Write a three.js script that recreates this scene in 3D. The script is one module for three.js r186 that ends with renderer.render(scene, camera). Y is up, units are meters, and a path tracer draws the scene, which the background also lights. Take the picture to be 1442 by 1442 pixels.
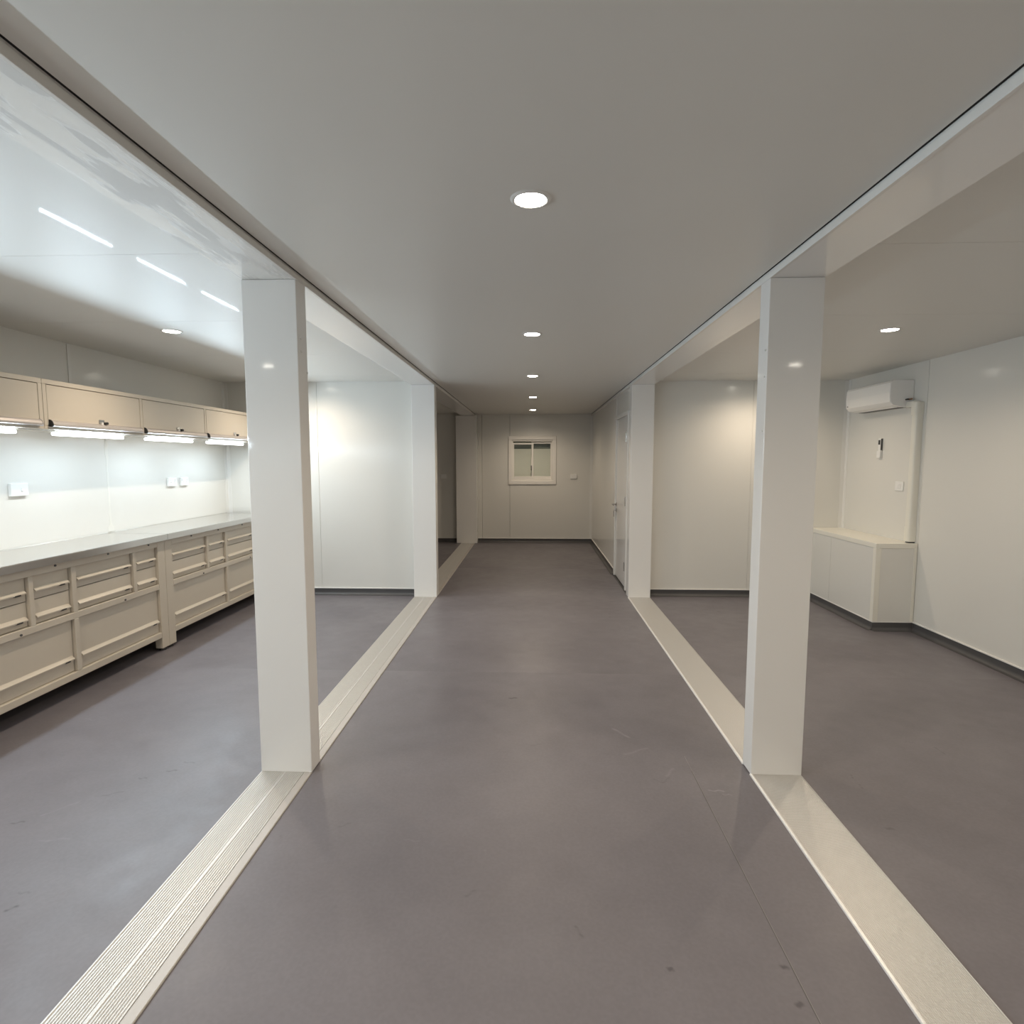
import * as THREE from 'three';
import { RoundedBoxGeometry } from 'three/addons/geometries/RoundedBoxGeometry.js';
import { RectAreaLightUniformsLib } from 'three/addons/lights/RectAreaLightUniformsLib.js';

// ------------------------------------------------------------------ camera, exposure, light values
// x to the right, y up; "d" in all helpers is the distance in front of the photographer (z = -d). Metres.
const scene = new THREE.Scene();
scene.background = new THREE.Color(0x000000);
const camera = new THREE.PerspectiveCamera(2 * Math.atan(721 / 794.73) * 180 / Math.PI, 1, 0.05, 60);
camera.rotation.order = 'YXZ';
camera.position.set(0, 1.5416, 0);
camera.rotation.set(-0.0907, 0.0379, 0);
const renderer = new THREE.WebGLRenderer({ antialias: true });
renderer.toneMapping = THREE.LinearToneMapping;
renderer.toneMappingExposure = 1.0;
renderer.shadowMap.enabled = true;
RectAreaLightUniformsLib.init();
const WARM = new THREE.Color().setRGB(1.0, 0.82, 0.62), COOL = new THREE.Color().setRGB(0.70, 0.87, 1.0);
const DOWN = 3.2, BATTEN = 66, FACE = 188;             // candela of a downlight; radiance of the two glowing faces of an under-cabinet batten

// ------------------------------------------------------------------ dimensions read from the photograph
const CEIL = 2.40, SIDE_CEIL = 2.42, BEAM = 2.37;
const LO = -1.345, LI = -1.09, RI = 1.0715, RO = 1.318;      // the two rows of pillars and beams
const WL = -3.5, WR = 3.455;                                  // outer walls
const ENDL = 6.34, ENDR = 6.42, BACK = 10.6, FRONT = -1.1;    // end walls, back wall, wall behind the photographer

// ------------------------------------------------------------------ textures
function rng(seed) { return () => { seed = (seed + 0x6d2b79f5) | 0; let t = Math.imul(seed ^ (seed >>> 15), 1 | seed); t = (t + Math.imul(t ^ (t >>> 7), 61 | t)) ^ t; return ((t ^ (t >>> 14)) >>> 0) / 4294967296; }; }
function lattice(seed, n) { const r = rng(seed), a = new Float32Array(n * n); for (let i = 0; i < a.length; i++) a[i] = r(); return (x, y) => { const x0 = Math.floor(x), y0 = Math.floor(y), fx = x - x0, fy = y - y0, u = fx * fx * (3 - 2 * fx), v = fy * fy * (3 - 2 * fy), m = (k) => ((k % n) + n) % n, g = (i, j) => a[m(j) * n + m(i)]; return (g(x0, y0) * (1 - u) + g(x0 + 1, y0) * u) * (1 - v) + (g(x0, y0 + 1) * (1 - u) + g(x0 + 1, y0 + 1) * u) * v; }; }
function dataTexture(w, h, srgb, f) {
  const d = new Uint8Array(w * h * 4);
  for (let y = 0; y < h; y++) for (let x = 0; x < w; x++) { const c = f(x, y), i = (y * w + x) * 4; d[i] = c[0]; d[i + 1] = c[1]; d[i + 2] = c[2]; d[i + 3] = 255; }
  const t = new THREE.DataTexture(d, w, h); t.magFilter = THREE.LinearFilter; t.minFilter = THREE.LinearMipmapLinearFilter; t.generateMipmaps = true;
  t.wrapS = t.wrapT = THREE.RepeatWrapping; if (srgb) t.colorSpace = THREE.SRGBColorSpace; t.needsUpdate = true; return t;
}
const clamp = (v) => Math.max(0, Math.min(255, v));
// vinyl: one texture for each floor sheet, 4 m of length repeated; scuffs are [x, d, length, width, angle, tone]
function vinyl(seed, x0, width, scuffs) {
  const W = 512, H = 1024, LEN = 4.0, a = lattice(seed, 64), b = lattice(seed + 9, 64), r = rng(seed + 3), marks = new Float32Array(W * H);
  const stroke = (u, v, len, wid, ang, tone) => { const n = Math.ceil(len * 300); for (let k = 0; k <= n; k++) { const t = k / n - 0.5, cx = (u + Math.cos(ang) * t * len) / width * W, cy = (v + Math.sin(ang) * t * len + Math.sin(t * 9) * 0.004) / LEN * H; const rx = wid / width * W, ry = wid / LEN * H; for (let j = -2; j <= 2; j++) for (let i = -2; i <= 2; i++) { const X = Math.round(cx) + i, Y = ((Math.round(cy) + j) % H + H) % H; if (X < 0 || X >= W) continue; const q = Math.hypot((X - cx) / rx, (Y - cy) / ry); if (q < 1) marks[Y * W + X] += tone * (1 - q) * 0.6 * (0.4 + 0.6 * r()); } } };
  for (const [x, d, len, wid, ang, tone] of scuffs) stroke(x - x0, ((d % LEN) + LEN) % LEN, len, wid, ang, tone);
  for (let k = 0; k < 26; k++) stroke(r() * width, r() * LEN, 0.015 + r() * 0.07, 0.006, r() * 3.1, (r() - 0.55) * 26);
  const tex = dataTexture(W, H, true, (x, y) => {
    const n = (a(x / 512 * 4, y / 1024 * 8) - 0.5) * 9 + (b(x / 512 * 16, y / 1024 * 32) - 0.5) * 5 + (a(x / 2, y / 2) - 0.5) * 5 + Math.max(-30, Math.min(30, marks[y * W + x]));
    return [clamp(115 + n), clamp(111 + n), clamp(116 + n)];
  });
  const rough = dataTexture(256, 512, false, (x, y) => { const n = 108 + (a(x / 256 * 4 + 7, y / 512 * 8) - 0.5) * 46 + (b(x / 256 * 32, y / 512 * 64) - 0.5) * 18; return [n, clamp(n), n]; });
  for (const t of [tex, rough]) { t.repeat.set(1 / width, 1 / LEN); t.offset.set(-x0 / width, 0); }
  return new THREE.MeshStandardMaterial({ map: tex, roughnessMap: rough, roughness: 1.0, metalness: 0 });
}
const noiseA = lattice(31, 64), noiseB = lattice(77, 128);
const panelRough = dataTexture(256, 256, false, (x, y) => { const n = 120 + (noiseA(x / 64, y / 64) - 0.5) * 34 + (noiseB(x / 2, y / 2) - 0.5) * 8; return [n, clamp(n), n]; });
const brushed = dataTexture(256, 256, false, (x, y) => { const n = 128 + (noiseB(x / 1.0, y / 50) - 0.5) * 90; return [clamp(n), clamp(n), clamp(n)]; });
const wipeMarks = dataTexture(256, 1024, false, (x, y) => { // dried wipe streaks on the lacquered beam: duller film
  const u = x / 256, v = y / 1024, w = noiseA(u * 5 + v * 2.2, v * 26) * 0.65 + noiseB(u * 26, v * 9 + u * 4) * 0.35, n = w > 0.54 ? 215 : w > 0.47 ? 130 : 25; return [n, n, n]; });

const wipeFilm = dataTexture(256, 1024, true, (x, y) => { // the greyish residue itself, left in the same streaks
  const u = x / 256, v = y / 1024, w = noiseA(u * 5 + v * 2.2, v * 26) * 0.65 + noiseB(u * 26, v * 9 + u * 4) * 0.35, n = w > 0.54 ? 232 : w > 0.47 ? 245 : 255; return [n, n, n - 2]; });

// ------------------------------------------------------------------ materials
const C = (r, g, b) => new THREE.Color().setRGB(r, g, b);
const panelMat = new THREE.MeshPhysicalMaterial({ name: 'wall panel', color: C(0.77, 0.76, 0.72), roughness: 0.42, clearcoat: 0.5, clearcoatRoughness: 0.16 });
const ceilMat = new THREE.MeshPhysicalMaterial({ name: 'ceiling panel', color: C(0.77, 0.76, 0.72), roughness: 0.41, clearcoat: 0.07, clearcoatRoughness: 0.03 });
const steelPaint = new THREE.MeshPhysicalMaterial({ name: 'white powder coat', color: C(0.87, 0.86, 0.84), roughness: 0.4, clearcoat: 0.8, clearcoatRoughness: 0.06 });
const beamMat = steelPaint.clone();
const beamMarked = new THREE.MeshPhysicalMaterial({ color: C(0.87, 0.86, 0.84), map: wipeFilm, roughness: 0.4, clearcoat: 1.0, clearcoatRoughness: 1.0, clearcoatRoughnessMap: wipeMarks });
for (const t of [wipeMarks, wipeFilm]) t.repeat.set(1 / 0.255, 1 / 3.6);
const whiteTrim = new THREE.MeshStandardMaterial({ name: 'white trim', color: C(0.83, 0.82, 0.79), roughness: 0.25 });
const gasket = new THREE.MeshStandardMaterial({ name: 'black gasket', color: C(0.012, 0.012, 0.012), roughness: 0.8 });
const coveMat = new THREE.MeshStandardMaterial({ name: 'coved vinyl', color: C(0.085, 0.083, 0.085), roughness: 0.45 });
const dullAlu = new THREE.MeshStandardMaterial({ name: 'dull edge aluminium', color: C(0.55, 0.52, 0.49), roughness: 0.5, metalness: 0.4 });
const edgeAlu = new THREE.MeshStandardMaterial({ name: 'bright edge aluminium', color: C(0.86, 0.85, 0.83), roughness: 0.3, metalness: 0.2 });
const alu = new THREE.MeshStandardMaterial({ name: 'anodised aluminium', color: C(0.66, 0.645, 0.62), roughness: 0.42, metalness: 0.55 });
const stainless = new THREE.MeshStandardMaterial({ name: 'brushed stainless', color: C(0.72, 0.71, 0.69), roughness: 0.2, metalness: 1.0, roughnessMap: null, bumpMap: brushed, bumpScale: 0.00006 });
const cream = new THREE.MeshPhysicalMaterial({ name: 'cream powder coat', color: C(0.64, 0.58, 0.49), roughness: 0.45, clearcoat: 0.25, clearcoatRoughness: 0.25 });
const carcassMat = new THREE.MeshStandardMaterial({ name: 'cabinet carcass', color: C(0.42, 0.38, 0.33), roughness: 0.6 });
const blackPlastic = new THREE.MeshStandardMaterial({ name: 'black plastic', color: C(0.02, 0.02, 0.02), roughness: 0.5 });
const handleAlu = new THREE.MeshStandardMaterial({ name: 'handle aluminium', color: C(0.52, 0.48, 0.46), roughness: 0.45, metalness: 0.35 });
const chrome = new THREE.MeshStandardMaterial({ name: 'chrome', color: C(0.55, 0.53, 0.5), roughness: 0.2, metalness: 1 });
const whitePlastic = new THREE.MeshStandardMaterial({ name: 'white plastic', color: C(0.88, 0.88, 0.86), roughness: 0.32 });
const creamPlastic = new THREE.MeshStandardMaterial({ name: 'ivory plastic', color: C(0.84, 0.82, 0.74), roughness: 0.35 });
const acMat = new THREE.MeshPhysicalMaterial({ name: 'gloss white plastic', color: C(0.92, 0.91, 0.89), roughness: 0.35, clearcoat: 0.6, clearcoatRoughness: 0.1 });
const darkGap = new THREE.MeshStandardMaterial({ name: 'dark plastic', color: C(0.10, 0.10, 0.10), roughness: 0.6 });
const glassMat = new THREE.MeshPhysicalMaterial({ name: 'window glass', color: C(0.97, 0.985, 0.975), roughness: 0.05, transmission: 1, thickness: 0 });
const shutterMat = new THREE.MeshStandardMaterial({ name: 'outer shutter', color: C(0.80, 0.79, 0.72), roughness: 0.5 });
const shutterBoxMat = new THREE.MeshStandardMaterial({ name: 'green grey shutter box', color: C(0.22, 0.24, 0.20), roughness: 0.6 });
const frameWhite = new THREE.MeshStandardMaterial({ name: 'white window plastic', color: C(0.90, 0.88, 0.84), roughness: 0.25 });
const brass = new THREE.MeshStandardMaterial({ name: 'copper pipe', color: C(0.35, 0.2, 0.12), roughness: 0.4, metalness: 0.8 });
const sealMat = new THREE.MeshStandardMaterial({ name: 'white sealant', color: C(0.80, 0.79, 0.74), roughness: 0.6 });
const downGlow = new THREE.MeshStandardMaterial({ name: 'downlight diffuser', color: C(0.8, 0.8, 0.8), emissive: C(1.0, 0.93, 0.80), emissiveIntensity: 55 });
const battenGlow = new THREE.MeshStandardMaterial({ name: 'batten diffuser', color: C(0.8, 0.8, 0.8), emissive: C(0.96, 1.0, 1.0), emissiveIntensity: 5 });

// ------------------------------------------------------------------ builders
const taken = {};
function numbered(name) { const n = taken[name] ?? 0; taken[name] = n + 1; return n ? name + '_' + String(n).padStart(3, '0') : name; }
function thing(name, label, category, [x, y, d], group) {
  const o = new THREE.Group(); o.name = numbered(name); o.position.set(x, y, -d); o.userData = { label, category };
  if (group) o.userData.group = group;
  scene.add(o); return o;
}
function structure(name, label, category, at = [0, 0, 0]) { const o = thing(name, label, category, at); o.userData.kind = 'structure'; return o; }
// geometry is given in room coordinates and moved into its thing
function worldBase(o) { const p = new THREE.Vector3(); for (let q = o; q && q !== scene; q = q.parent) p.add(q.position); return p; }
function part(name, geometry, material, parent, label) {
  const b = worldBase(parent), g = geometry.clone(); g.translate(-b.x, -b.y, -b.z);
  const m = new THREE.Mesh(g, material); m.name = name; m.castShadow = m.receiveShadow = true; if (label) m.userData.label = label;
  parent.add(m); return m;
}
function metreUV(g) { // uv in metres from room coordinates: floor-like faces (x, d), others (run, y)
  const p = g.attributes.position, n = g.attributes.normal, uv = new Float32Array(p.count * 2);
  for (let i = 0; i < p.count; i++) {
    const ax = Math.abs(n.getX(i)), ay = Math.abs(n.getY(i)), az = Math.abs(n.getZ(i));
    if (ay >= ax && ay >= az) { uv[2 * i] = p.getX(i); uv[2 * i + 1] = -p.getZ(i); } else if (ax >= az) { uv[2 * i] = -p.getZ(i); uv[2 * i + 1] = p.getY(i); } else { uv[2 * i] = p.getX(i); uv[2 * i + 1] = p.getY(i); }
  }
  g.setAttribute('uv', new THREE.BufferAttribute(uv, 2)); return g;
}
function box(x0, x1, y0, y1, d0, d1, r = 0) {
  const w = Math.abs(x1 - x0), h = Math.abs(y1 - y0), l = Math.abs(d1 - d0);
  const g = r ? new RoundedBoxGeometry(w, h, l, 2, Math.min(r, w * 0.49, h * 0.49, l * 0.49)) : new THREE.BoxGeometry(w, h, l);
  g.translate((x0 + x1) / 2, (y0 + y1) / 2, -(d0 + d1) / 2); return metreUV(g);
}
function extrudeD(pts, d0, d1, bevel = 0) { // a section in (x, y), run along the depth
  const s = new THREE.Shape(pts.map(([x, y]) => new THREE.Vector2(x, y)));
  const g = new THREE.ExtrudeGeometry(s, { depth: d1 - d0 - 2 * bevel, bevelEnabled: bevel > 0, bevelThickness: bevel, bevelSize: bevel, bevelOffset: -bevel, bevelSegments: 2, curveSegments: 8 });
  g.translate(0, 0, -d1 + bevel); return metreUV(g);
}
function extrudeX(pts, x0, x1) { // a section in (d, y), run along x
  const s = new THREE.Shape(pts.map(([d, y]) => new THREE.Vector2(d, y)));
  const g = new THREE.ExtrudeGeometry(s, { depth: x1 - x0, bevelEnabled: false });
  g.rotateY(Math.PI / 2); g.translate(x0, 0, 0); return metreUV(g); // shape x (=d) goes to -z
}
function cyl(r0, r1, h, axis, x, y, d, seg = 24) { const g = new THREE.CylinderGeometry(r0, r1, h, seg); if (axis === 'x') g.rotateZ(Math.PI / 2); if (axis === 'd') g.rotateX(Math.PI / 2); g.translate(x, y, -d); return g; }

// ------------------------------------------------------------------ floor
const floor = structure('floor', 'grey vinyl floor running through all three bays', 'floor', [0, 0, 4]);
part('slab', box(WL - 0.08, WR + 0.08, -0.12, -0.006, FRONT - 0.08, BACK + 0.08), coveMat, floor);
const scuffL = [[-1.80, 2.62, 0.05, 0.006, 0.3, -34], [-1.9, 2.55, 0.04, 0.006, 0.2, -28], [-1.95, 2.42, 0.09, 0.006, 0.5, -20], [-1.76, 2.7, 0.06, 0.006, 0, -20], [-2.2, 2.2, 0.05, 0.007, 0.4, -26], [-1.95, 2.1, 0.12, 0.007, 0.2, 8], [-2.1, 2.3, 0.14, 0.008, 0.9, 8], [-1.8, 1.75, 0.04, 0.007, 0.8, -30], [-1.82, 1.82, 0.04, 0.006, 0.2, -18]];
const scuffM = [[-0.13, 3.55, 0.05, 0.012, 0.2, -26], [0.86, 2.55, 0.07, 0.006, 0, 34], [0.9, 2.52, 0.04, 0.005, 0, 28], [0.55, 2.9, 0.16, 0.012, 0.5, 6], [0.68, 2.7, 0.10, 0.01, 1.0, 7], [0.42, 1.6, 0.015, 0.007, 0, -60], [0.77, 1.62, 0.02, 0.008, 0, -40], [0.76, 1.5, 0.02, 0.009, 0.4, -50], [0.5, 3.1, 0.14, 0.012, 2.2, 10]];
const scuffR = [[1.9, 1.75, 0.02, 0.008, 0, -40], [1.5, 2.3, 0.03, 0.01, 0, -16]];
const mats = [vinyl(5, WL, LO - WL, scuffL), vinyl(6, LI, RI - LI, scuffM), vinyl(7, RO, WR - RO, scuffR)];
part('vinyl_sheet', box(WL - 0.02, LO + 0.004, -0.006, 0, FRONT - 0.02, BACK + 0.02), mats[0], floor);
part('vinyl_sheet', box(LI - 0.004, RI + 0.004, -0.006, 0, FRONT - 0.02, BACK + 0.02), mats[1], floor);
part('vinyl_sheet', box(RO - 0.004, WR + 0.02, -0.006, 0, FRONT - 0.02, ENDR + 0.02), mats[2], floor);
part('weld_seam', box(0.792, 0.7945, -0.001, 0.0006, 0.3, 2.72), new THREE.MeshStandardMaterial({ color: C(0.10, 0.095, 0.095), roughness: 0.4 }), floor);
part('weld_seam', box(0.7945, 0.7962, -0.001, 0.0008, 0.3, 2.86), new THREE.MeshStandardMaterial({ color: C(0.27, 0.26, 0.26), roughness: 0.4 }), floor);

// ------------------------------------------------------------------ ceilings of panels with joints
function ceilingRun(name, label, x0, x1, y, joints, gap = 0.0025) {
  const o = structure(name, label, 'ceiling', [(x0 + x1) / 2, y, (joints[0] + joints.at(-1)) / 2]);
  for (let i = 0; i + 1 < joints.length; i++) part('panel', box(x0, x1, y, y + 0.05, joints[i] + (i ? gap / 2 : 0), joints[i + 1] - gap / 2), ceilMat, o);
  part('backing', box(x0, x1, y + 0.004, y + 0.1, joints[0], joints.at(-1)), gasket, o); return o;
}
const even = (a, step, lo, hi) => { const r = [lo]; for (let v = a - Math.ceil((a - lo) / step) * step; v < hi - 0.05; v += step) if (v > lo + 0.05) r.push(v); r.push(hi); return r; };
ceilingRun('ceiling', 'smooth pale grey ceiling over the middle aisle', LI + 0.0115, RI - 0.0115, CEIL, [FRONT - 0.05, BACK + 0.05]);
ceilingRun('ceiling_left', 'glossy pale ceiling over the workbench bay', WL - 0.02, LO + 0.01, SIDE_CEIL, even(2.44, 1.145, FRONT - 0.05, BACK + 0.05));
ceilingRun('ceiling_right', 'pale ceiling over the bay with the air conditioner', RO - 0.01, WR + 0.02, SIDE_CEIL, even(2.44, 1.145, FRONT - 0.05, ENDR + 0.05));

// ------------------------------------------------------------------ beams over the pillar rows
function beam(name, label, x0, x1, inner, d0, d1, marked) {
  const o = structure(name, label, 'beam', [(x0 + x1) / 2, BEAM, (d0 + d1) / 2]);
  part('beam_body', box(x0, x1, BEAM, BEAM + 0.16, d0, d1, 0.002), beamMat, o);
  const s = Math.sign(inner); // thin edge that faces the aisle, and the black seal above it
  part('edge_trim', box(inner - s * 0.002, inner + s * 0.012, BEAM - 0.002, CEIL - 0.003, d0, d1, 0.0015), whiteTrim, o);
  part('gasket', box(inner - s * 0.0125, inner + s * 0.004, CEIL + 0.003, CEIL + 0.02, d0, d1), gasket, o, 'black rubber seal along the ceiling edge');
  if (marked) part('soffit_film', box(x0 + 0.001, x1 - 0.013, BEAM - 0.0008, BEAM + 0.002, 0.6, 2.626), beamMarked, o, 'underside with dried wipe streaks');
  return o;
}
beam('beam_left', 'white steel beam over the pillars beside the workbench bay', LO, LI, LI, FRONT - 0.02, BACK + 0.02, true);
beam('beam_right', 'white steel beam over the pillars beside the air conditioner bay', RI, RO, RI, FRONT - 0.02, BACK + 0.02, false);

// ------------------------------------------------------------------ pillars
function pillar(label, x0, x1, d0, d1, screws) {
  const o = structure('pillar', label, 'pillar', [(x0 + x1) / 2, 0, (d0 + d1) / 2]); o.name = numbered('steel_pillar');
  part('post', box(x0, x1, 0.004, BEAM - 0.0005, d0, d1, 0.004), steelPaint, o);
  part('packer', box(x0 + 0.012, x1 - 0.012, 0.0, 0.01, d0 + 0.012, d1 - 0.012), gasket, o);
  for (const [x, y, d, axis] of screws) part('screw', cyl(0.0045, 0.006, 0.006, axis, x, y, d, 12), whiteTrim, o);
  return o;
}
pillar('white square pillar standing before the far end of the workbench', LO, LI, 2.626, 2.735, [[LI + 0.002, 2.11, 2.66, 'x'], [LI + 0.002, 2.05, 2.66, 'x'], [LO - 0.002, 2.055, 2.66, 'x'], [LI + 0.002, 1.96, 2.72, 'x']]);
pillar('white square pillar standing before the air conditioner bay', RI, RO, 2.689, 2.795, [[RO + 0.002, 2.14, 2.72, 'x'], [RO + 0.002, 2.08, 2.72, 'x'], [RI - 0.002, 2.05, 2.71, 'x'], [RI - 0.002, 1.93, 2.71, 'x'], [RI - 0.002, 1.68, 2.71, 'x']]);
pillar('white pillar at the corner of the cool white end wall', LO, LI + 0.003, 6.235, 6.36, []);
pillar('white pillar beside the door and the yellowish end wall', RI, RO, 6.297, 6.45, []);
pillar('wide white pillar against the window wall', -1.432, -1.045, 10.43, 10.56, []);
pillar('white pillar behind the photographer beside the workbench bay', LO, LI, FRONT, FRONT + 0.11, []);
pillar('white pillar behind the photographer beside the air conditioner bay', RI, RO, FRONT, FRONT + 0.11, []);

// ------------------------------------------------------------------ ribbed aluminium threshold strips
function ribbed(x0, x1, top, pitch, groove) { // section of a plank with fine grooves
  const p = [[x0, 0], [x1, 0], [x1, top - 0.001], [x1 - 0.001, top]], n = Math.max(1, Math.floor((x1 - x0 - 0.004) / pitch)), m = (x1 - x0 - n * pitch) / 2;
  for (let i = n - 1; i >= 0; i--) { const a = x0 + m + i * pitch; p.push([a + pitch * 0.80, top], [a + pitch * 0.68, top - groove], [a + pitch * 0.32, top - groove], [a + pitch * 0.20, top]); }
  p.push([x0 + 0.001, top], [x0, top - 0.001]); return p;
}
let trimNo = 0;
function strip(label, side, d0, d1) {
  trimNo++; const o = structure('trim_' + trimNo, label, 'threshold strip', [side < 0 ? (LO + LI) / 2 : (RI + RO) / 2, -0.006, (d0 + d1) / 2]);
  const add = (n, x0, x1, top, pitch, groove) => part(n, extrudeD(pitch ? ribbed(x0, x1, top, pitch, groove) : [[x0, -0.004], [x1, -0.004], [x1, top - 0.003], [x1 - 0.003, top], [x0 + 0.002, top], [x0, top - 0.002]], d0, d1), alu, o);
  if (side < 0) {
    add('edge_angle', LO, LO + 0.010, 0.0075); add('ribbed_plank', LO + 0.011, LO + 0.113, 0.0065, 0.0093, 0.0028); add('cover_bar', LO + 0.114, LO + 0.131, 0.0075);
    add('ribbed_plank', LO + 0.132, LI - 0.041, 0.0065, 0.0093, 0.0028); part('edge_angle', extrudeD([[LI - 0.040, -0.004], [LI - 0.001, -0.004], [LI - 0.001, 0.004], [LI - 0.004, 0.0068], [LI - 0.036, 0.0068], [LI - 0.040, 0.0045]], d0, d1), dullAlu, o);
  } else {
    part('edge_angle', extrudeD([[RI - 0.003, -0.004], [RI + 0.011, -0.004], [RI + 0.011, 0.007], [RI + 0.008, 0.0095], [RI + 0.003, 0.0095], [RI - 0.001, 0.007], [RI - 0.003, 0.003]], d0, d1), edgeAlu, o); add('ribbed_plank', RI + 0.012, RO - 0.007, 0.0065, 0.0062, 0.0016); add('edge_angle', RO - 0.006, RO, 0.0075);
  }
}
strip('ribbed aluminium threshold strip leading to the pillar before the workbench', -1, FRONT + 0.11, 2.632);
strip('ribbed aluminium threshold strip between the pillars along the workbench bay', -1, 2.729, 6.243);
strip('dull threshold strip running to the wide pillar at the window wall', -1, 6.352, 10.436);
strip('finely ribbed aluminium threshold strip leading to the pillar of the air conditioner bay', 1, FRONT + 0.11, 2.695);
strip('finely ribbed threshold strip between the pillars along the air conditioner bay', 1, 2.789, 6.305);

// ------------------------------------------------------------------ walls of sandwich panels
const T = 0.06, GAP = 0.004;
function wallAlongD(name, label, x, out, joints, y1) {
  const o = structure(name, label, 'wall', [x, 0, (joints[0] + joints.at(-1)) / 2]);
  for (let i = 0; i + 1 < joints.length; i++) part('panel', box(x, x + out * T, 0, y1, joints[i] + GAP / 2, joints[i + 1] - GAP / 2, 0.002), panelMat, o);
  part('core', box(x + out * 0.006, x + out * (T + 0.02), 0, y1, joints[0], joints.at(-1)), whiteTrim, o); return o;
}
function wallAlongX(name, label, d, out, joints, y1) {
  const o = structure(name, label, 'wall', [(joints[0] + joints.at(-1)) / 2, 0, d]);
  for (let i = 0; i + 1 < joints.length; i++) part('panel', box(joints[i] + GAP / 2, joints[i + 1] - GAP / 2, 0, y1, d, d + out * T, 0.002), panelMat, o);
  part('core', box(joints[0], joints.at(-1), 0, y1, d + out * 0.006, d + out * (T - 0.006)), whiteTrim, o); return o;
}
{
  const o = structure('wall_left', 'pale panel wall behind the workbench and the wall cabinets', 'wall', [WL, 0, 4.75]);
  for (const [y0, y1, joints] of [[0, 1.76, [FRONT - 0.05, 2.23, 4.52, ENDL, 8.6, BACK + 0.05]], [1.762, 2.46, [FRONT - 0.05, 1.9, 4.206, ENDL, 8.6, BACK + 0.05]]])
    for (let i = 0; i + 1 < joints.length; i++) part('panel', box(WL, WL - T, y0, y1, joints[i] + GAP / 2, joints[i + 1] - GAP / 2, 0.002), panelMat, o);
  part('core', box(WL - 0.006, WL - T - 0.02, 0, 2.46, FRONT - 0.05, BACK + 0.05), whiteTrim, o);
}
wallAlongD('wall_right', 'pale panel wall carrying the air conditioner', WR, 1, [FRONT - 0.05, 0.72, 1.87, 5.16, ENDR + 0.05], 2.46);
wallAlongX('wall_end_left', 'cool white end wall of the workbench bay', ENDL, 1, [WL - 0.02, -2.436, -1.22], 2.46);
wallAlongX('wall_end_right', 'yellowish white end wall of the air conditioner bay', ENDR, 1, [1.16, 1.28, 2.428, WR + 0.02], 2.46);
wallAlongX('wall_front', 'plain panel wall behind the photographer', FRONT, -1, even(0, 1.145, WL - 0.05, WR + 0.05), 2.46);
{ // window wall with its opening
  const o = structure('wall_back', 'beige lit panel wall with the small window', 'wall', [0, 0, BACK]);
  part('panel', box(WL - 0.05, -2.444, 0, 2.46, BACK, BACK + T, 0.002), panelMat, o);
  part('panel', box(-2.44, -0.966, 0, 2.46, BACK, BACK + T, 0.002), panelMat, o);
  part('panel', box(-0.962, -0.444, 0, 2.46, BACK, BACK + T, 0.002), panelMat, o);
  const s = new THREE.Shape([[-0.44, 0], [1.2, 0], [1.2, 2.46], [-0.44, 2.46]].map((q) => new THREE.Vector2(...q)));
  s.holes.push(new THREE.Path([[-0.40, 1.16], [0.35, 1.16], [0.35, 1.93], [-0.40, 1.93]].map((q) => new THREE.Vector2(...q))));
  const g = new THREE.ExtrudeGeometry(s, { depth: T, bevelEnabled: false }); g.translate(0, 0, -BACK - T);
  part('panel', metreUV(g), panelMat, o);
}
{ // aisle wall with the door
  const x = 1.10, o = structure('wall_aisle', 'glossy panel wall with the door beside the window wall', 'wall', [x, 0, 8.5]);
  part('panel', box(x, x + T, 0, 2.46, 7.644, 9.45, 0.002), panelMat, o);
  part('panel', box(x, x + T, 0, 2.46, 9.454, BACK + 0.03, 0.002), panelMat, o);
  part('panel', box(x + 0.008, x + T, 2.125, 2.46, 6.44, 7.64, 0.002), panelMat, o);
  part('core', box(x + T, x + T + 0.02, 0, 2.46, 6.44, BACK + 0.03), whiteTrim, o);
  const dr = structure('door_1', 'pale door with lever handle beside the pillar', 'door', [x, 0, 7.12]);
  part('leaf', box(x + 0.006, x + 0.045, 0.012, 2.075, 6.70, 7.575, 0.003), steelPaint, dr);
  part('frame', box(x - 0.012, x + 0.05, 0, 2.12, 7.578, 7.64, 0.004), whiteTrim, dr);
  part('frame', box(x - 0.012, x + 0.05, 0, 2.12, 6.635, 6.697, 0.004), whiteTrim, dr);
  part('frame', box(x - 0.012, x + 0.05, 2.078, 2.12, 6.697, 7.578, 0.004), whiteTrim, dr);
  const h = part('handle', cyl(0.026, 0.026, 0.008, 'x', x + 0.002, 0.965, 7.52), chrome, dr, 'chrome lever handle');
  part('spindle', cyl(0.009, 0.009, 0.05, 'x', x - 0.026, 0.965, 7.52), chrome, h);
  part('lever', box(x - 0.06, x - 0.042, 0.956, 0.974, 7.41, 7.53, 0.007), chrome, h);
  const k = part('lock', cyl(0.026, 0.026, 0.008, 'x', x + 0.002, 0.885, 7.52), chrome, dr);
  part('key', box(x - 0.035, x - 0.002, 0.882, 0.888, 7.505, 7.535), chrome, k);
  part('key_tag', box(x - 0.034, x - 0.03, 0.80, 0.876, 7.508, 7.53), blackPlastic, k);
  for (const y of [0.28, 1.06, 1.82]) part('hinge', cyl(0.009, 0.009, 0.11, 'y', x - 0.014, y, 6.70, 12), chrome, dr);
}
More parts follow.
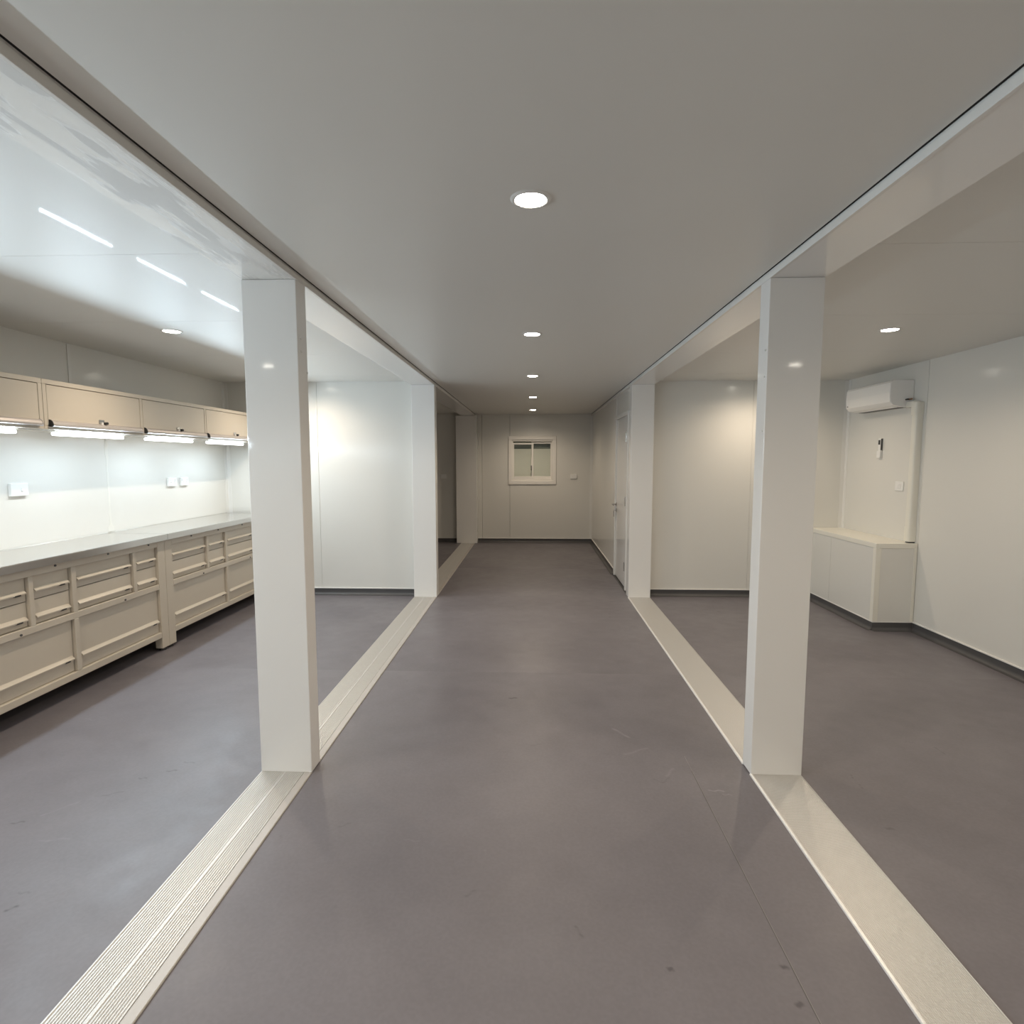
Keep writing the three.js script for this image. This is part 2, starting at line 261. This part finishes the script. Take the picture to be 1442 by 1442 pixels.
// corner angles and joint strips
function angleTrim(label, g) { trimNo++; const o = structure('trim_' + trimNo, label, 'corner trim', [0, 0, 0]); g.computeBoundingBox(); const c = g.boundingBox; o.position.set((c.min.x + c.max.x) / 2, c.min.y, (c.min.z + c.max.z) / 2); part('angle', g, whiteTrim, o); return o; }
const vAngle = (x, d, sx, sd, w) => extrudeUp([[x, d], [x + sx * w, d], [x + sx * w, d + sd * 0.003], [x + sx * 0.008, d + sd * 0.005], [x + sx * 0.005, d + sd * 0.008], [x + sx * 0.003, d + sd * w], [x, d + sd * w]], 0.07, 2.415);
function extrudeUp(pts, y0, y1) { const s = new THREE.Shape(pts.map(([x, d]) => new THREE.Vector2(x, d))); const g = new THREE.ExtrudeGeometry(s, { depth: y1 - y0, bevelEnabled: false }); g.rotateX(-Math.PI / 2); g.translate(0, y0, 0); return metreUV(g); }
angleTrim('white corner angle where the workbench wall meets its end wall', vAngle(WL, ENDL, 1, -1, 0.045));
angleTrim('white corner angle behind the air conditioner', vAngle(WR, ENDR, -1, -1, 0.045));
angleTrim('white corner angle between the window wall and the aisle wall', vAngle(1.10, BACK, -1, -1, 0.05));
angleTrim('thin joint strip above the wall cabinets', box(WL, WL + 0.006, 2.06, 2.416, 4.19, 4.222, 0.002));

// ------------------------------------------------------------------ coved skirting with a pale capping
const coveSection = (s) => { const p = [[0, 0.072], [0, -0.004], [s * 0.045, -0.004], [s * 0.045, 0.0015]]; for (let i = 0; i <= 6; i++) { const a = i / 6 * Math.PI / 2; p.push([s * (0.034 - 0.030 * Math.sin(a)), 0.032 - 0.030 * Math.cos(a)]); } p.push([s * 0.004, 0.072]); return p; };
function skirtD(name, label, x, s, d0, d1) { const o = structure(name, label, 'skirting', [x, 0, (d0 + d1) / 2]); part('cove', extrudeD(coveSection(s).map(([a, y]) => [x + a, y]), d0, d1), coveMat, o); part('capping', box(x, x + s * 0.012, 0.072, 0.084, d0, d1, 0.003), whiteTrim, o); }
function skirtX(name, label, d, s, x0, x1) { const o = structure(name, label, 'skirting', [(x0 + x1) / 2, 0, d]); part('cove', extrudeX(coveSection(s).map(([a, y]) => [d + a, y]), x0, x1), coveMat, o); part('capping', box(x0, x1, 0.072, 0.084, d, d + s * 0.012, 0.003), whiteTrim, o); }
skirtX('baseboard_end_left', 'dark coved skirting under the cool white end wall', ENDL, -1, WL, LO - 0.002);
skirtX('baseboard_end_right', 'dark coved skirting under the yellowish end wall', ENDR, -1, RO + 0.002, 3.09);
skirtD('baseboard_right', 'dark coved skirting along the plain wall of the air conditioner bay', WR, -1, FRONT, 5.155);
skirtX('baseboard_back', 'dark coved skirting under the small window', BACK, -1, -1.045, 1.10);
skirtX('baseboard_back_left', 'dark coved skirting in the dim room behind the end wall', BACK, -1, WL, -1.432);
skirtD('baseboard_aisle', 'dark coved skirting between the door and the window wall', 1.10, -1, 7.645, BACK - 0.045);
skirtD('baseboard_left', 'dark coved skirting below the workbench', WL, 1, FRONT, ENDL - 0.045);
skirtX('baseboard_front', 'dark coved skirting behind the photographer', FRONT, 1, WL + 0.045, WR - 0.045);

// ------------------------------------------------------------------ boxed ledge under the air conditioner
{
  const x0 = 3.09, WQ = WR - 0.002, EQ = ENDR - 0.002, d0 = 5.155, o = thing('boxed_ledge', 'low boxed ledge of grey panels with white edging beneath the air conditioner', 'ledge', [3.27, 0, 5.78]);
  part('panel', box(x0 + 0.004, x0 + 0.03, 0.072, 0.768, d0 + 0.004, 5.93), panelMat, o);
  part('panel', box(x0 + 0.004, x0 + 0.03, 0.072, 0.768, 5.933, EQ), panelMat, o);
  part('panel', box(x0 + 0.03, WQ, 0.072, 0.768, d0 + 0.004, d0 + 0.03), panelMat, o);
  part('top_board', box(x0 + 0.01, WQ, 0.77, 0.795, d0 + 0.01, EQ, 0.002), creamPlastic, o);
  part('edge_trim', box(x0, x0 + 0.03, 0.753, 0.798, d0, EQ, 0.003), creamPlastic, o);
  part('edge_trim', box(x0 + 0.03, WQ, 0.753, 0.798, d0, d0 + 0.03, 0.003), creamPlastic, o);
  part('edge_trim', box(x0, x0 + 0.045, 0.08, 0.753, d0, d0 + 0.004, 0.0015), creamPlastic, o);
  part('edge_trim', box(x0, x0 + 0.004, 0.08, 0.753, d0 + 0.004, d0 + 0.045, 0.0015), creamPlastic, o);
  part('edge_trim', box(WQ - 0.028, WQ - 0.001, 0.08, 0.753, d0, d0 + 0.004, 0.0015), creamPlastic, o);
  part('skirting', extrudeD(coveSection(-1).map(([a, y]) => [x0 + 0.004 + a, y]), d0, ENDR - 0.045), coveMat, o);
  part('skirting', extrudeX(coveSection(-1).map(([a, y]) => [d0 + 0.004 + a, y]), x0 - 0.001, WQ - 0.004), coveMat, o);
  part('capping', box(x0, x0 + 0.006, 0.072, 0.081, d0, EQ, 0.002), whiteTrim, o);
  part('capping', box(x0 + 0.006, WQ, 0.072, 0.081, d0, d0 + 0.006, 0.002), whiteTrim, o);
}

// ------------------------------------------------------------------ air conditioner, trunking, remote, switches
{
  const d0 = 5.34, d1 = 6.07, xf = 3.245, o = thing('air_conditioner', 'white split air conditioner unit high on the panel wall', 'air conditioner', [3.35, 2.03, 5.7]);
  part('body', extrudeD([[WR - 0.001, 2.03], [WR - 0.001, 2.27], [xf + 0.03, 2.275], [xf + 0.012, 2.266], [xf + 0.003, 2.245], [xf, 2.16], [xf + 0.006, 2.072], [xf + 0.03, 2.048], [xf + 0.1, 2.03]], d0, d1, 0.004), acMat, o);
  part('front_panel', extrudeD([[xf + 0.012, 2.262], [xf - 0.001, 2.25], [xf - 0.005, 2.16], [xf + 0.001, 2.076], [xf + 0.01, 2.07]], d0 + 0.003, d1 - 0.003, 0.003), acMat, o);
  part('flap', extrudeD([[xf + 0.012, 2.066], [xf + 0.034, 2.044], [xf + 0.095, 2.0285], [xf + 0.095, 2.0325], [xf + 0.036, 2.049]], d0 + 0.05, d1 - 0.05), acMat, o);
  part('air_outlet', box(xf + 0.1, xf + 0.16, 2.026, 2.033, d0 + 0.06, d1 - 0.06), darkGap, o);
  part('indicator', box(xf - 0.0045, xf + 0.002, 2.088, 2.098, d1 - 0.04, d1 - 0.03), darkGap, o);
  part('pipe_stub', cyl(0.008, 0.008, 0.04, 'd', 3.415, 2.098, d0 - 0.016, 12), brass, o, 'copper pipe connection');
  part('pipe_stub', cyl(0.007, 0.007, 0.035, 'd', 3.385, 2.096, d0 - 0.014, 12), blackPlastic, o);
}
{
  const dc = 5.235, o = thing('pipe_trunking', 'ivory pipe cover running down from the air conditioner to the ledge', 'pipe cover', [WR - 0.035, 0.80, dc]);
  const sec = (w, t) => { const s = new THREE.Shape(), x = WR - 0.001; s.moveTo(x, dc - w / 2); s.lineTo(x - t * 0.5, dc - w / 2); s.quadraticCurveTo(x - t, dc - w / 2, x - t, dc - w * 0.18); s.lineTo(x - t, dc + w * 0.18); s.quadraticCurveTo(x - t, dc + w / 2, x - t * 0.5, dc + w / 2); s.lineTo(x, dc + w / 2); return s.getPoints(8).map((v) => [v.x, v.y]); };
  part('cover', extrudeUp(sec(0.075, 0.058), 0.835, 1.97), creamPlastic, o);
  part('lower_sleeve', extrudeUp(sec(0.082, 0.063), 0.81, 0.94), creamPlastic, o);
  part('foam_end', extrudeUp(sec(0.066, 0.05), 0.797, 0.815), darkGap, o);
  part('elbow', extrudeUp(sec(0.086, 0.068), 1.95, 2.065), creamPlastic, o);
  part('elbow_spigot', box(WR - 0.07, WR - 0.001, 2.02, 2.075, dc, 5.338, 0.01), creamPlastic, o);
}
{
  const d = 5.78, o = thing('remote_control', 'white remote control in a holder on the wall below the air conditioner', 'remote', [WR - 0.012, 1.57, d]);
  part('holder', box(WR - 0.028, WR, 1.568, 1.64, d - 0.028, d + 0.028, 0.005), whitePlastic, o);
  part('body', box(WR - 0.022, WR - 0.004, 1.59, 1.762, d - 0.022, d + 0.022, 0.005), whitePlastic, o);
  part('display', box(WR - 0.0235, WR - 0.021, 1.70, 1.745, d - 0.015, d + 0.015, 0.001), blackPlastic, o, 'dark display');
  part('side_grip', box(WR - 0.021, WR - 0.006, 1.645, 1.757, d - 0.0236, d - 0.0215), darkGap, o);
}
function plateOnLeft(label, d, w, h, y, kind) { // outlets on the workbench wall
  const o = thing('wall_outlet', label, 'power outlet', [WL, y - h / 2, d]);
  part('plate', box(WL, WL + 0.022, y - h / 2, y + h / 2, d - w / 2, d + w / 2, 0.003), whitePlastic, o);
  if (kind === 'switch') part('rocker', box(WL + 0.022, WL + 0.027, y - 0.012, y + 0.010, d + 0.008, d + 0.024, 0.002), whitePlastic, o);
  else {
    for (const s of [-1, 1]) {
      part('rocker', box(WL + 0.022, WL + 0.026, y + 0.008, y + 0.024, d + s * 0.038 - 0.006, d + s * 0.038 + 0.006, 0.001), whitePlastic, o);
      for (const [a, b] of [[-0.007, 0.004], [0.007, 0.004], [0, -0.014]]) part('slot', box(WL + 0.0215, WL + 0.0224, y - 0.012 + b, y - 0.004 + b, d + s * 0.03 + a - 0.0012, d + s * 0.03 + a + 0.0012), darkGap, o);
    }
  }
}
plateOnLeft('white single switch plate on the wall above the worktop, apart from the others', 3.695, 0.13, 0.086, 1.346, 'switch');
plateOnLeft('white double power outlet above the worktop, farther from the end wall of a pair', 5.325, 0.125, 0.082, 1.338, 'outlet');
plateOnLeft('white double power outlet above the worktop, nearer the end wall of a pair', 5.515, 0.118, 0.08, 1.336, 'outlet');
{
  const d = 5.46, y = 1.302, o = thing('light_switch', 'white square switch plate on the wall beside the pipe cover', 'switch', [WR, y - 0.043, d]);
  part('plate', box(WR - 0.01, WR, y - 0.043, y + 0.043, d - 0.058, d + 0.058, 0.003), whitePlastic, o);
  part('rocker', box(WR - 0.014, WR - 0.01, y - 0.02, y + 0.02, d - 0.026, d - 0.002, 0.001), whitePlastic, o);
  part('rocker', box(WR - 0.014, WR - 0.01, y - 0.02, y + 0.02, d + 0.002, d + 0.026, 0.001), whitePlastic, o);
}
for (const [x, label] of [[0.747, 'white outlet plate on the window wall beside the window'], [-1.68, 'white outlet plate on the wall of the dim room']]) {
  const y = 1.248, o = thing('wall_outlet', label, 'power outlet', [x, y - 0.042, BACK]);
  part('plate', box(x - 0.06, x + 0.06, y - 0.042, y + 0.042, BACK - 0.024, BACK, 0.004), whitePlastic, o);
  for (const s of [-1, 1]) part('rocker', box(x + s * 0.03 - 0.008, x + s * 0.03 + 0.008, y + 0.0, y + 0.022, BACK - 0.028, BACK - 0.024, 0.001), whitePlastic, o);
}

// ------------------------------------------------------------------ window
{
  const d = BACK, o = structure('window_1', 'small white framed sliding window with two panes', 'window', [-0.023, 1.09, d]);
  const X0 = -0.468, X1 = 0.424, Y0 = 1.098, Y1 = 1.995, F = 0.066;
  for (const [a, b, c, e] of [[X0, X1, Y0, Y0 + F], [X0, X1, Y1 - F, Y1], [X0, X0 + F, Y0 + F, Y1 - F], [X1 - F, X1, Y0 + F, Y1 - F]]) part('casing', box(a, b, c, e, d - 0.022, d + 0.01, 0.005), frameWhite, o);
  const x0 = X0 + F, x1 = X1 - F, y0 = Y0 + F, y1 = Y1 - F, m = -0.02;
  for (const [a, b, c, e] of [[x0 - 0.01, x1 + 0.01, y0 - 0.01, y0 + 0.03], [x0 - 0.01, x1 + 0.01, y1 - 0.03, y1 + 0.01], [x0 - 0.01, x0 + 0.02, y0 + 0.03, y1 - 0.03], [x1 - 0.02, x1 + 0.01, y0 + 0.03, y1 - 0.03]]) part('track', box(a, b, c, e, d + 0.004, d + 0.09, 0.003), frameWhite, o);
  function sash(a, b, c, e, dd, w) {
    const s = part('sash', box(a, b, c, c + w * 1.6, dd, dd + 0.028, 0.003), frameWhite, o);
    part('stile', box(a, a + w, c + w * 1.6, e - w, dd, dd + 0.028, 0.003), frameWhite, s); part('stile', box(b - w, b, c + w * 1.6, e - w, dd, dd + 0.028, 0.003), frameWhite, s);
    part('rail', box(a, b, e - w, e, dd, dd + 0.028, 0.003), frameWhite, s);
    part('pane', box(a + w, b - w, c + w * 1.6, e - w, dd + 0.012, dd + 0.016), glassMat, s); return s;
  }
  const s1 = sash(x0 + 0.005, m + 0.02, y0 + 0.03, y1 - 0.055, d + 0.012, 0.034);
  part('latch', box(m - 0.024, m - 0.008, 1.42, 1.60, d + 0.0, d + 0.014, 0.004), frameWhite, s1);
  part('latch_lever', box(m - 0.03, m - 0.012, 1.36, 1.45, d - 0.006, d + 0.012, 0.003), darkGap, s1);
  sash(m - 0.02, x1 - 0.005, y0 + 0.03, y1 - 0.035, d + 0.048, 0.036);
  part('outer_shutter', box(x0, x1, y0 + 0.02, y1 - 0.165, d + 0.135, d + 0.15), shutterMat, o, 'pale shutter outside the glass');
  part('shutter_box', box(x0, x1, y1 - 0.18, y1 + 0.02, d + 0.16, d + 0.19), shutterBoxMat, o);
  for (const [a, b, c, e] of [[x0 - 0.02, x0, y0, y1], [x1, x1 + 0.02, y0, y1], [x0, x1, y0 - 0.02, y0 + 0.01], [x0, x1, y1, y1 + 0.02]]) part('reveal', box(a, b, c, e, d + 0.05, d + 0.2), frameWhite, o);
}

// ------------------------------------------------------------------ workbenches
const XF = -3.0; // front plane of the bench frames
function makeBench(s, label) {
  const o = thing('workbench', label, 'workbench', [(WL + XF) / 2, 0, s + 0.92], 'cream steel workbenches along the wall');
  const L = 1.838, leg = 0.088, W0 = s + leg, P1 = s + 0.592, P2 = s + 0.905, P3 = s + 1.472, END = s + L - leg, pw = 0.032;
  part('carcass', box(WL + 0.03, XF - 0.05, 0.13, 0.90, s + 0.03, s + L - 0.03), carcassMat, o);
  for (const [a, b] of [[s, s + leg], [s + L - leg, s + L]]) {
    const l = part('leg', box(XF - 0.06, XF, 0.022, 0.9, a + 0.001, b - 0.001, 0.003), cream, o); part('foot', cyl(0.022, 0.026, 0.022, 'y', XF - 0.03, 0.011, (a + b) / 2, 16), blackPlastic, l);
    const r = part('leg', box(WL + 0.05, WL + 0.11, 0.022, 0.9, a + 0.001, b - 0.001, 0.003), cream, o); part('foot', cyl(0.022, 0.026, 0.022, 'y', WL + 0.08, 0.011, (a + b) / 2, 16), blackPlastic, r);
  }
  part('rail', box(XF - 0.04, XF, 0.852, 0.9, W0, END, 0.003), cream, o);
  part('rail', box(XF - 0.05, XF, 0.508, 0.552, W0, END, 0.004), cream, o);
  part('rail', box(XF - 0.05, XF, 0.112, 0.158, W0, END, 0.004), cream, o);
  part('side_rail', box(WL + 0.11, XF - 0.06, 0.112, 0.158, s + 0.02, s + 0.06, 0.003), cream, o); part('side_rail', box(WL + 0.11, XF - 0.06, 0.112, 0.158, s + L - 0.06, s + L - 0.02, 0.003), cream, o);
  part('post', box(XF - 0.04, XF, 0.552, 0.852, P1, P1 + pw, 0.004), cream, o);
  part('post', box(XF - 0.04, XF, 0.552, 0.852, P2, P2 + pw + 0.006, 0.004), cream, o); part('post', box(XF - 0.04, XF, 0.158, 0.508, P2, P2 + pw + 0.006, 0.004), cream, o);
  part('post', box(XF - 0.04, XF, 0.552, 0.852, P3, P3 + pw, 0.004), cream, o);
  const drawer = (a, b, y0, y1, lip) => {
    const xp = XF - 0.022, d = part('drawer', box(xp - 0.02, xp, y0, y1, a + 0.004, b - 0.004, 0.0015), cream, o);
    part('handle_lip', extrudeD([[xp - 0.001, lip + 0.024], [xp + 0.004, lip + 0.018], [xp + 0.019, lip + 0.004], [xp + 0.019, lip - 0.003], [xp + 0.016, lip - 0.004], [xp - 0.001, lip + 0.009]], a + 0.016, b - 0.014, 0.0012), cream, d);
    part('catch', box(xp + 0.004, xp + 0.02, lip - 0.008, lip + 0.001, b - 0.09, b - 0.05, 0.002), blackPlastic, d); return d;
  };
  for (const [a, b] of [[W0, P1], [P1 + pw, P2], [P2 + pw + 0.006, P3], [P3 + pw, END]]) {
    drawer(a, b, 0.706, 0.850, 0.757); drawer(a, b, 0.555, 0.702, 0.594);
    part('lock', cyl(0.007, 0.007, 0.006, 'x', XF + 0.002, 0.886, (a + b) / 2 + 0.02, 14), darkGap, o);
  }
  for (const [a, b] of [[W0, P2], [P2 + pw + 0.006, END]]) { drawer(a, b, 0.162, 0.505, 0.245); part('lock', cyl(0.007, 0.007, 0.006, 'x', XF + 0.002, 0.522, (a + b) / 2 + 0.02, 14), darkGap, o); }
  return o;
}
function makeTop(s, label) {
  const o = thing('worktop', label, 'worktop', [(WL + XF) / 2, 0.9, s + 0.92], 'stainless worktops');
  const x1 = XF + 0.03;
  part('slab', extrudeD([[WL + 0.001, 0.945], [WL + 0.001, 0.951], [WL + 0.004, 0.955], [WL + 0.012, 0.951], [x1 - 0.006, 0.951], [x1 - 0.0015, 0.9495], [x1, 0.945], [x1, 0.902], [x1 - 0.012, 0.902], [x1 - 0.012, 0.938], [WL + 0.02, 0.938]], s + 0.001, s + 1.837), stainless, o);
  part('packing_board', box(WL + 0.03, x1 - 0.014, 0.9, 0.937, s + 0.01, s + 1.828), carcassMat, o);
}
makeBench(2.602, 'cream steel workbench with drawers, one bench away from the end wall');
makeBench(4.442, 'cream steel workbench with drawers against the end wall');
makeBench(0.762, 'cream steel workbench with drawers, two benches away from the end wall');
makeBench(-1.078, 'cream steel workbench with drawers, three benches away from the end wall');
makeTop(2.602, 'brushed stainless worktop on the bench one away from the end wall');
makeTop(4.442, 'brushed stainless worktop on the bench against the end wall');
makeTop(0.762, 'brushed stainless worktop on the bench two away from the end wall');
makeTop(-1.078, 'brushed stainless worktop on the bench three away from the end wall');

// ------------------------------------------------------------------ wall cabinets
const XC = -3.10;
function makeCabinet(s, e, doors, label) {
  const o = thing('wall_cabinet', label, 'wall cabinet', [(WL + XC) / 2, 1.742, (s + e) / 2], 'cream wall cabinets over the workbench');
  const y0 = 1.742, y1 = 2.058;
  part('carcass', box(WL + 0.001, XC - 0.022, y0 + 0.003, y1 - 0.001, s + 0.004, e - 0.004), cream, o);
  part('face_rail', box(XC - 0.022, XC, y1 - 0.03, y1, s + 0.001, e - 0.001, 0.0025), cream, o);
  part('face_rail', box(XC - 0.022, XC, y0, y0 + 0.022, s + 0.001, e - 0.001, 0.0025), cream, o);
  for (const [a, b] of [[s + 0.0015, s + 0.03], [e - 0.03, e - 0.0015]]) part('face_stile', box(XC - 0.022, XC, y0 + 0.022, y1 - 0.03, a, b, 0.0025), cream, o);
  doors.forEach(([a, b], i) => {
    if (i) part('face_stile', box(XC - 0.022, XC, y0 + 0.022, y1 - 0.03, doors[i - 1][1] + 0.003, a - 0.003, 0.0025), cream, o);
    const d = part('door', box(XC - 0.02, XC - 0.001, y0 + 0.026, y1 - 0.034, a + 0.003, b - 0.003, 0.002), cream, o);
    part('handle', extrudeD([[XC - 0.001, 1.802], [XC + 0.010, 1.799], [XC + 0.019, 1.790], [XC + 0.024, 1.776], [XC + 0.024, 1.764], [XC + 0.018, 1.760], [XC - 0.001, 1.762]], a + 0.012, b - 0.008, 0), handleAlu, d, 'full-width aluminium pull along the door');
    part('end_cap', extrudeD([[XC - 0.001, 1.805], [XC + 0.011, 1.802], [XC + 0.021, 1.792], [XC + 0.026, 1.777], [XC + 0.026, 1.762], [XC + 0.02, 1.758], [XC - 0.001, 1.760]], a + 0.006, a + 0.0118, 0), blackPlastic, d, 'black end cap of the pull');
    part('end_cap', extrudeD([[XC - 0.001, 1.805], [XC + 0.011, 1.802], [XC + 0.021, 1.792], [XC + 0.026, 1.777], [XC + 0.026, 1.762], [XC + 0.02, 1.758], [XC - 0.001, 1.760]], b - 0.0078, b - 0.004, 0), handleAlu, d);
    const c = (a + b) / 2 + 0.02;
    const l = part('latch', box(XC, XC + 0.005, 1.80, 1.832, c - 0.024, c + 0.024, 0.002), chrome, d, 'small chrome latch');
    part('latch_tongue', box(XC + 0.004, XC + 0.014, 1.785, 1.815, c - 0.010, c + 0.006, 0.003), whitePlastic, l); part('lock_barrel', cyl(0.010, 0.010, 0.024, 'x', XC + 0.018, 1.808, c + 0.022, 14), blackPlastic, l);
  });
}
makeCabinet(3.50, 6.285, [[3.53, 4.385], [4.418, 5.262], [5.292, 6.255]], 'long cream wall cabinet with three flap doors against the end wall');
makeCabinet(-1.08, 0.71, [[-1.05, -0.2], [-0.17, 0.68]], 'cream wall cabinet with two flap doors');
makeCabinet(0.71, 3.50, [[0.74, 1.645], [1.675, 2.555], [2.585, 3.47]], 'long cream wall cabinet with three flap doors farther from the end wall');

// ------------------------------------------------------------------ under-cabinet battens: a glowing tube and a light of its size under it
function batten(a, b, label) {
  const x = -3.14, o = thing('led_batten', label, 'strip light', [x, 1.70, (a + b) / 2], 'strip lights under the wall cabinets');
  part('housing', box(x - 0.018, x + 0.018, 1.728, 1.742, a, b, 0.002), whitePlastic, o);
  part('diffuser', box(x - 0.016, x + 0.016, 1.705, 1.728, a + 0.004, b - 0.004, 0.008), battenGlow, o, 'glowing white diffuser');
  part('link_cable', box(x - 0.004, x + 0.004, 1.733, 1.741, b, b + 0.24, 0.003), whitePlastic, o);
  const w = b - a - 0.02, l = new THREE.RectAreaLight(COOL, BATTEN, 0.03, w); l.name = 'batten_glow'; l.position.set(0, 0.0035, 0); l.rotation.x = -Math.PI / 2; l.castShadow = true; o.add(l);
  const f = new THREE.RectAreaLight(COOL, FACE, w, 0.018); f.name = 'batten_face_glow'; f.position.set(0.0175, 0.0165, 0); f.rotation.y = -Math.PI / 2; f.castShadow = true; o.add(f);
}
batten(5.35, 6.02, 'glowing white strip light under the wall cabinet, first from the end wall');
batten(4.485, 5.115, 'glowing white strip light under the wall cabinet, second from the end wall');
batten(3.60, 4.235, 'glowing white strip light under the wall cabinet, third from the end wall');
batten(2.70, 3.335, 'glowing white strip light under the wall cabinet, fourth from the end wall');
batten(1.80, 2.435, 'glowing white strip light under the wall cabinet, fifth from the end wall');
batten(0.90, 1.535, 'glowing white strip light under the wall cabinet, sixth from the end wall');
batten(0.0, 0.635, 'glowing white strip light under the wall cabinet, seventh from the end wall');
batten(-0.9, -0.265, 'glowing white strip light under the wall cabinet, eighth from the end wall');

// ------------------------------------------------------------------ torn sealant on the wall joint
{
  const o = thing('sealant_bead', 'ragged white sealant along the wall joint above the worktop', 'sealant', [WL, 0.96, 4.52]), r = rng(11), pts = [[-0.002, 0.958]];
  for (let i = 0; i <= 22; i++) { const y = 0.96 + i / 22 * 0.74; pts.push([0.005 + r() * 0.010 + (i > 16 ? r() * 0.02 : 0) + (i < 2 ? 0.025 : 0), y]); }
  for (let i = 22; i >= 0; i--) { const y = 0.96 + i / 22 * 0.74; pts.push([-0.005 - r() * 0.006 - (i > 18 ? r() * 0.015 : 0) - (i < 2 ? 0.02 : 0), y]); }
  const s = new THREE.Shape(pts.map((q) => new THREE.Vector2(...q))), g = new THREE.ExtrudeGeometry(s, { depth: 0.0015, bevelEnabled: false }); g.rotateY(Math.PI / 2); g.translate(WL, 0, -4.52);
  part('bead', g, sealMat, o);
}

// ------------------------------------------------------------------ recessed downlights
const ring = new THREE.LatheGeometry([[0.050, 0.004], [0.051, -0.004], [0.056, -0.0065], [0.064, -0.005], [0.068, 0.0]].map((q) => new THREE.Vector2(...q)), 40);
const lens = new THREE.CylinderGeometry(0.0505, 0.0505, 0.004, 40);
function downlight(x, y, d, label, group) {
  const o = thing('downlight', label, 'downlight', [x, y, d], group);
  const m = new THREE.Mesh(ring, whiteTrim); m.name = 'trim_ring'; m.castShadow = m.receiveShadow = true; o.add(m);
  const e = new THREE.Mesh(lens, downGlow); e.name = 'diffuser'; e.position.y = -0.002; o.add(e);
  const l = new THREE.SpotLight(WARM, DOWN, 0, 79 * Math.PI / 180, 1, 2); l.name = 'downlight_beam'; l.position.y = -0.018; l.target.position.set(0, -1, 0); l.castShadow = true; l.shadow.radius = 0.7; o.add(l, l.target);
}
const nth = ['first', 'second', 'third', 'fourth', 'fifth', 'sixth'];
[9.675, 7.75, 5.83, 3.93, 1.945, 0.02].forEach((d, i) => downlight(-0.012, CEIL, d, 'glowing round downlight in the aisle ceiling, ' + nth[i] + ' from the window wall', 'downlights of the aisle'));
[5.77, 3.84, 1.945, 0.02].forEach((d, i) => downlight(-2.46, SIDE_CEIL, d, 'glowing round downlight in the ceiling of the workbench bay, ' + nth[i] + ' from its end wall', 'downlights of the workbench bay'));
[5.83, 3.98, 1.945, 0.02].forEach((d, i) => downlight(2.39, SIDE_CEIL, d, 'glowing round downlight in the ceiling of the air conditioner bay, ' + nth[i] + ' from its end wall', 'downlights of the air conditioner bay'));

renderer.render(scene, camera);
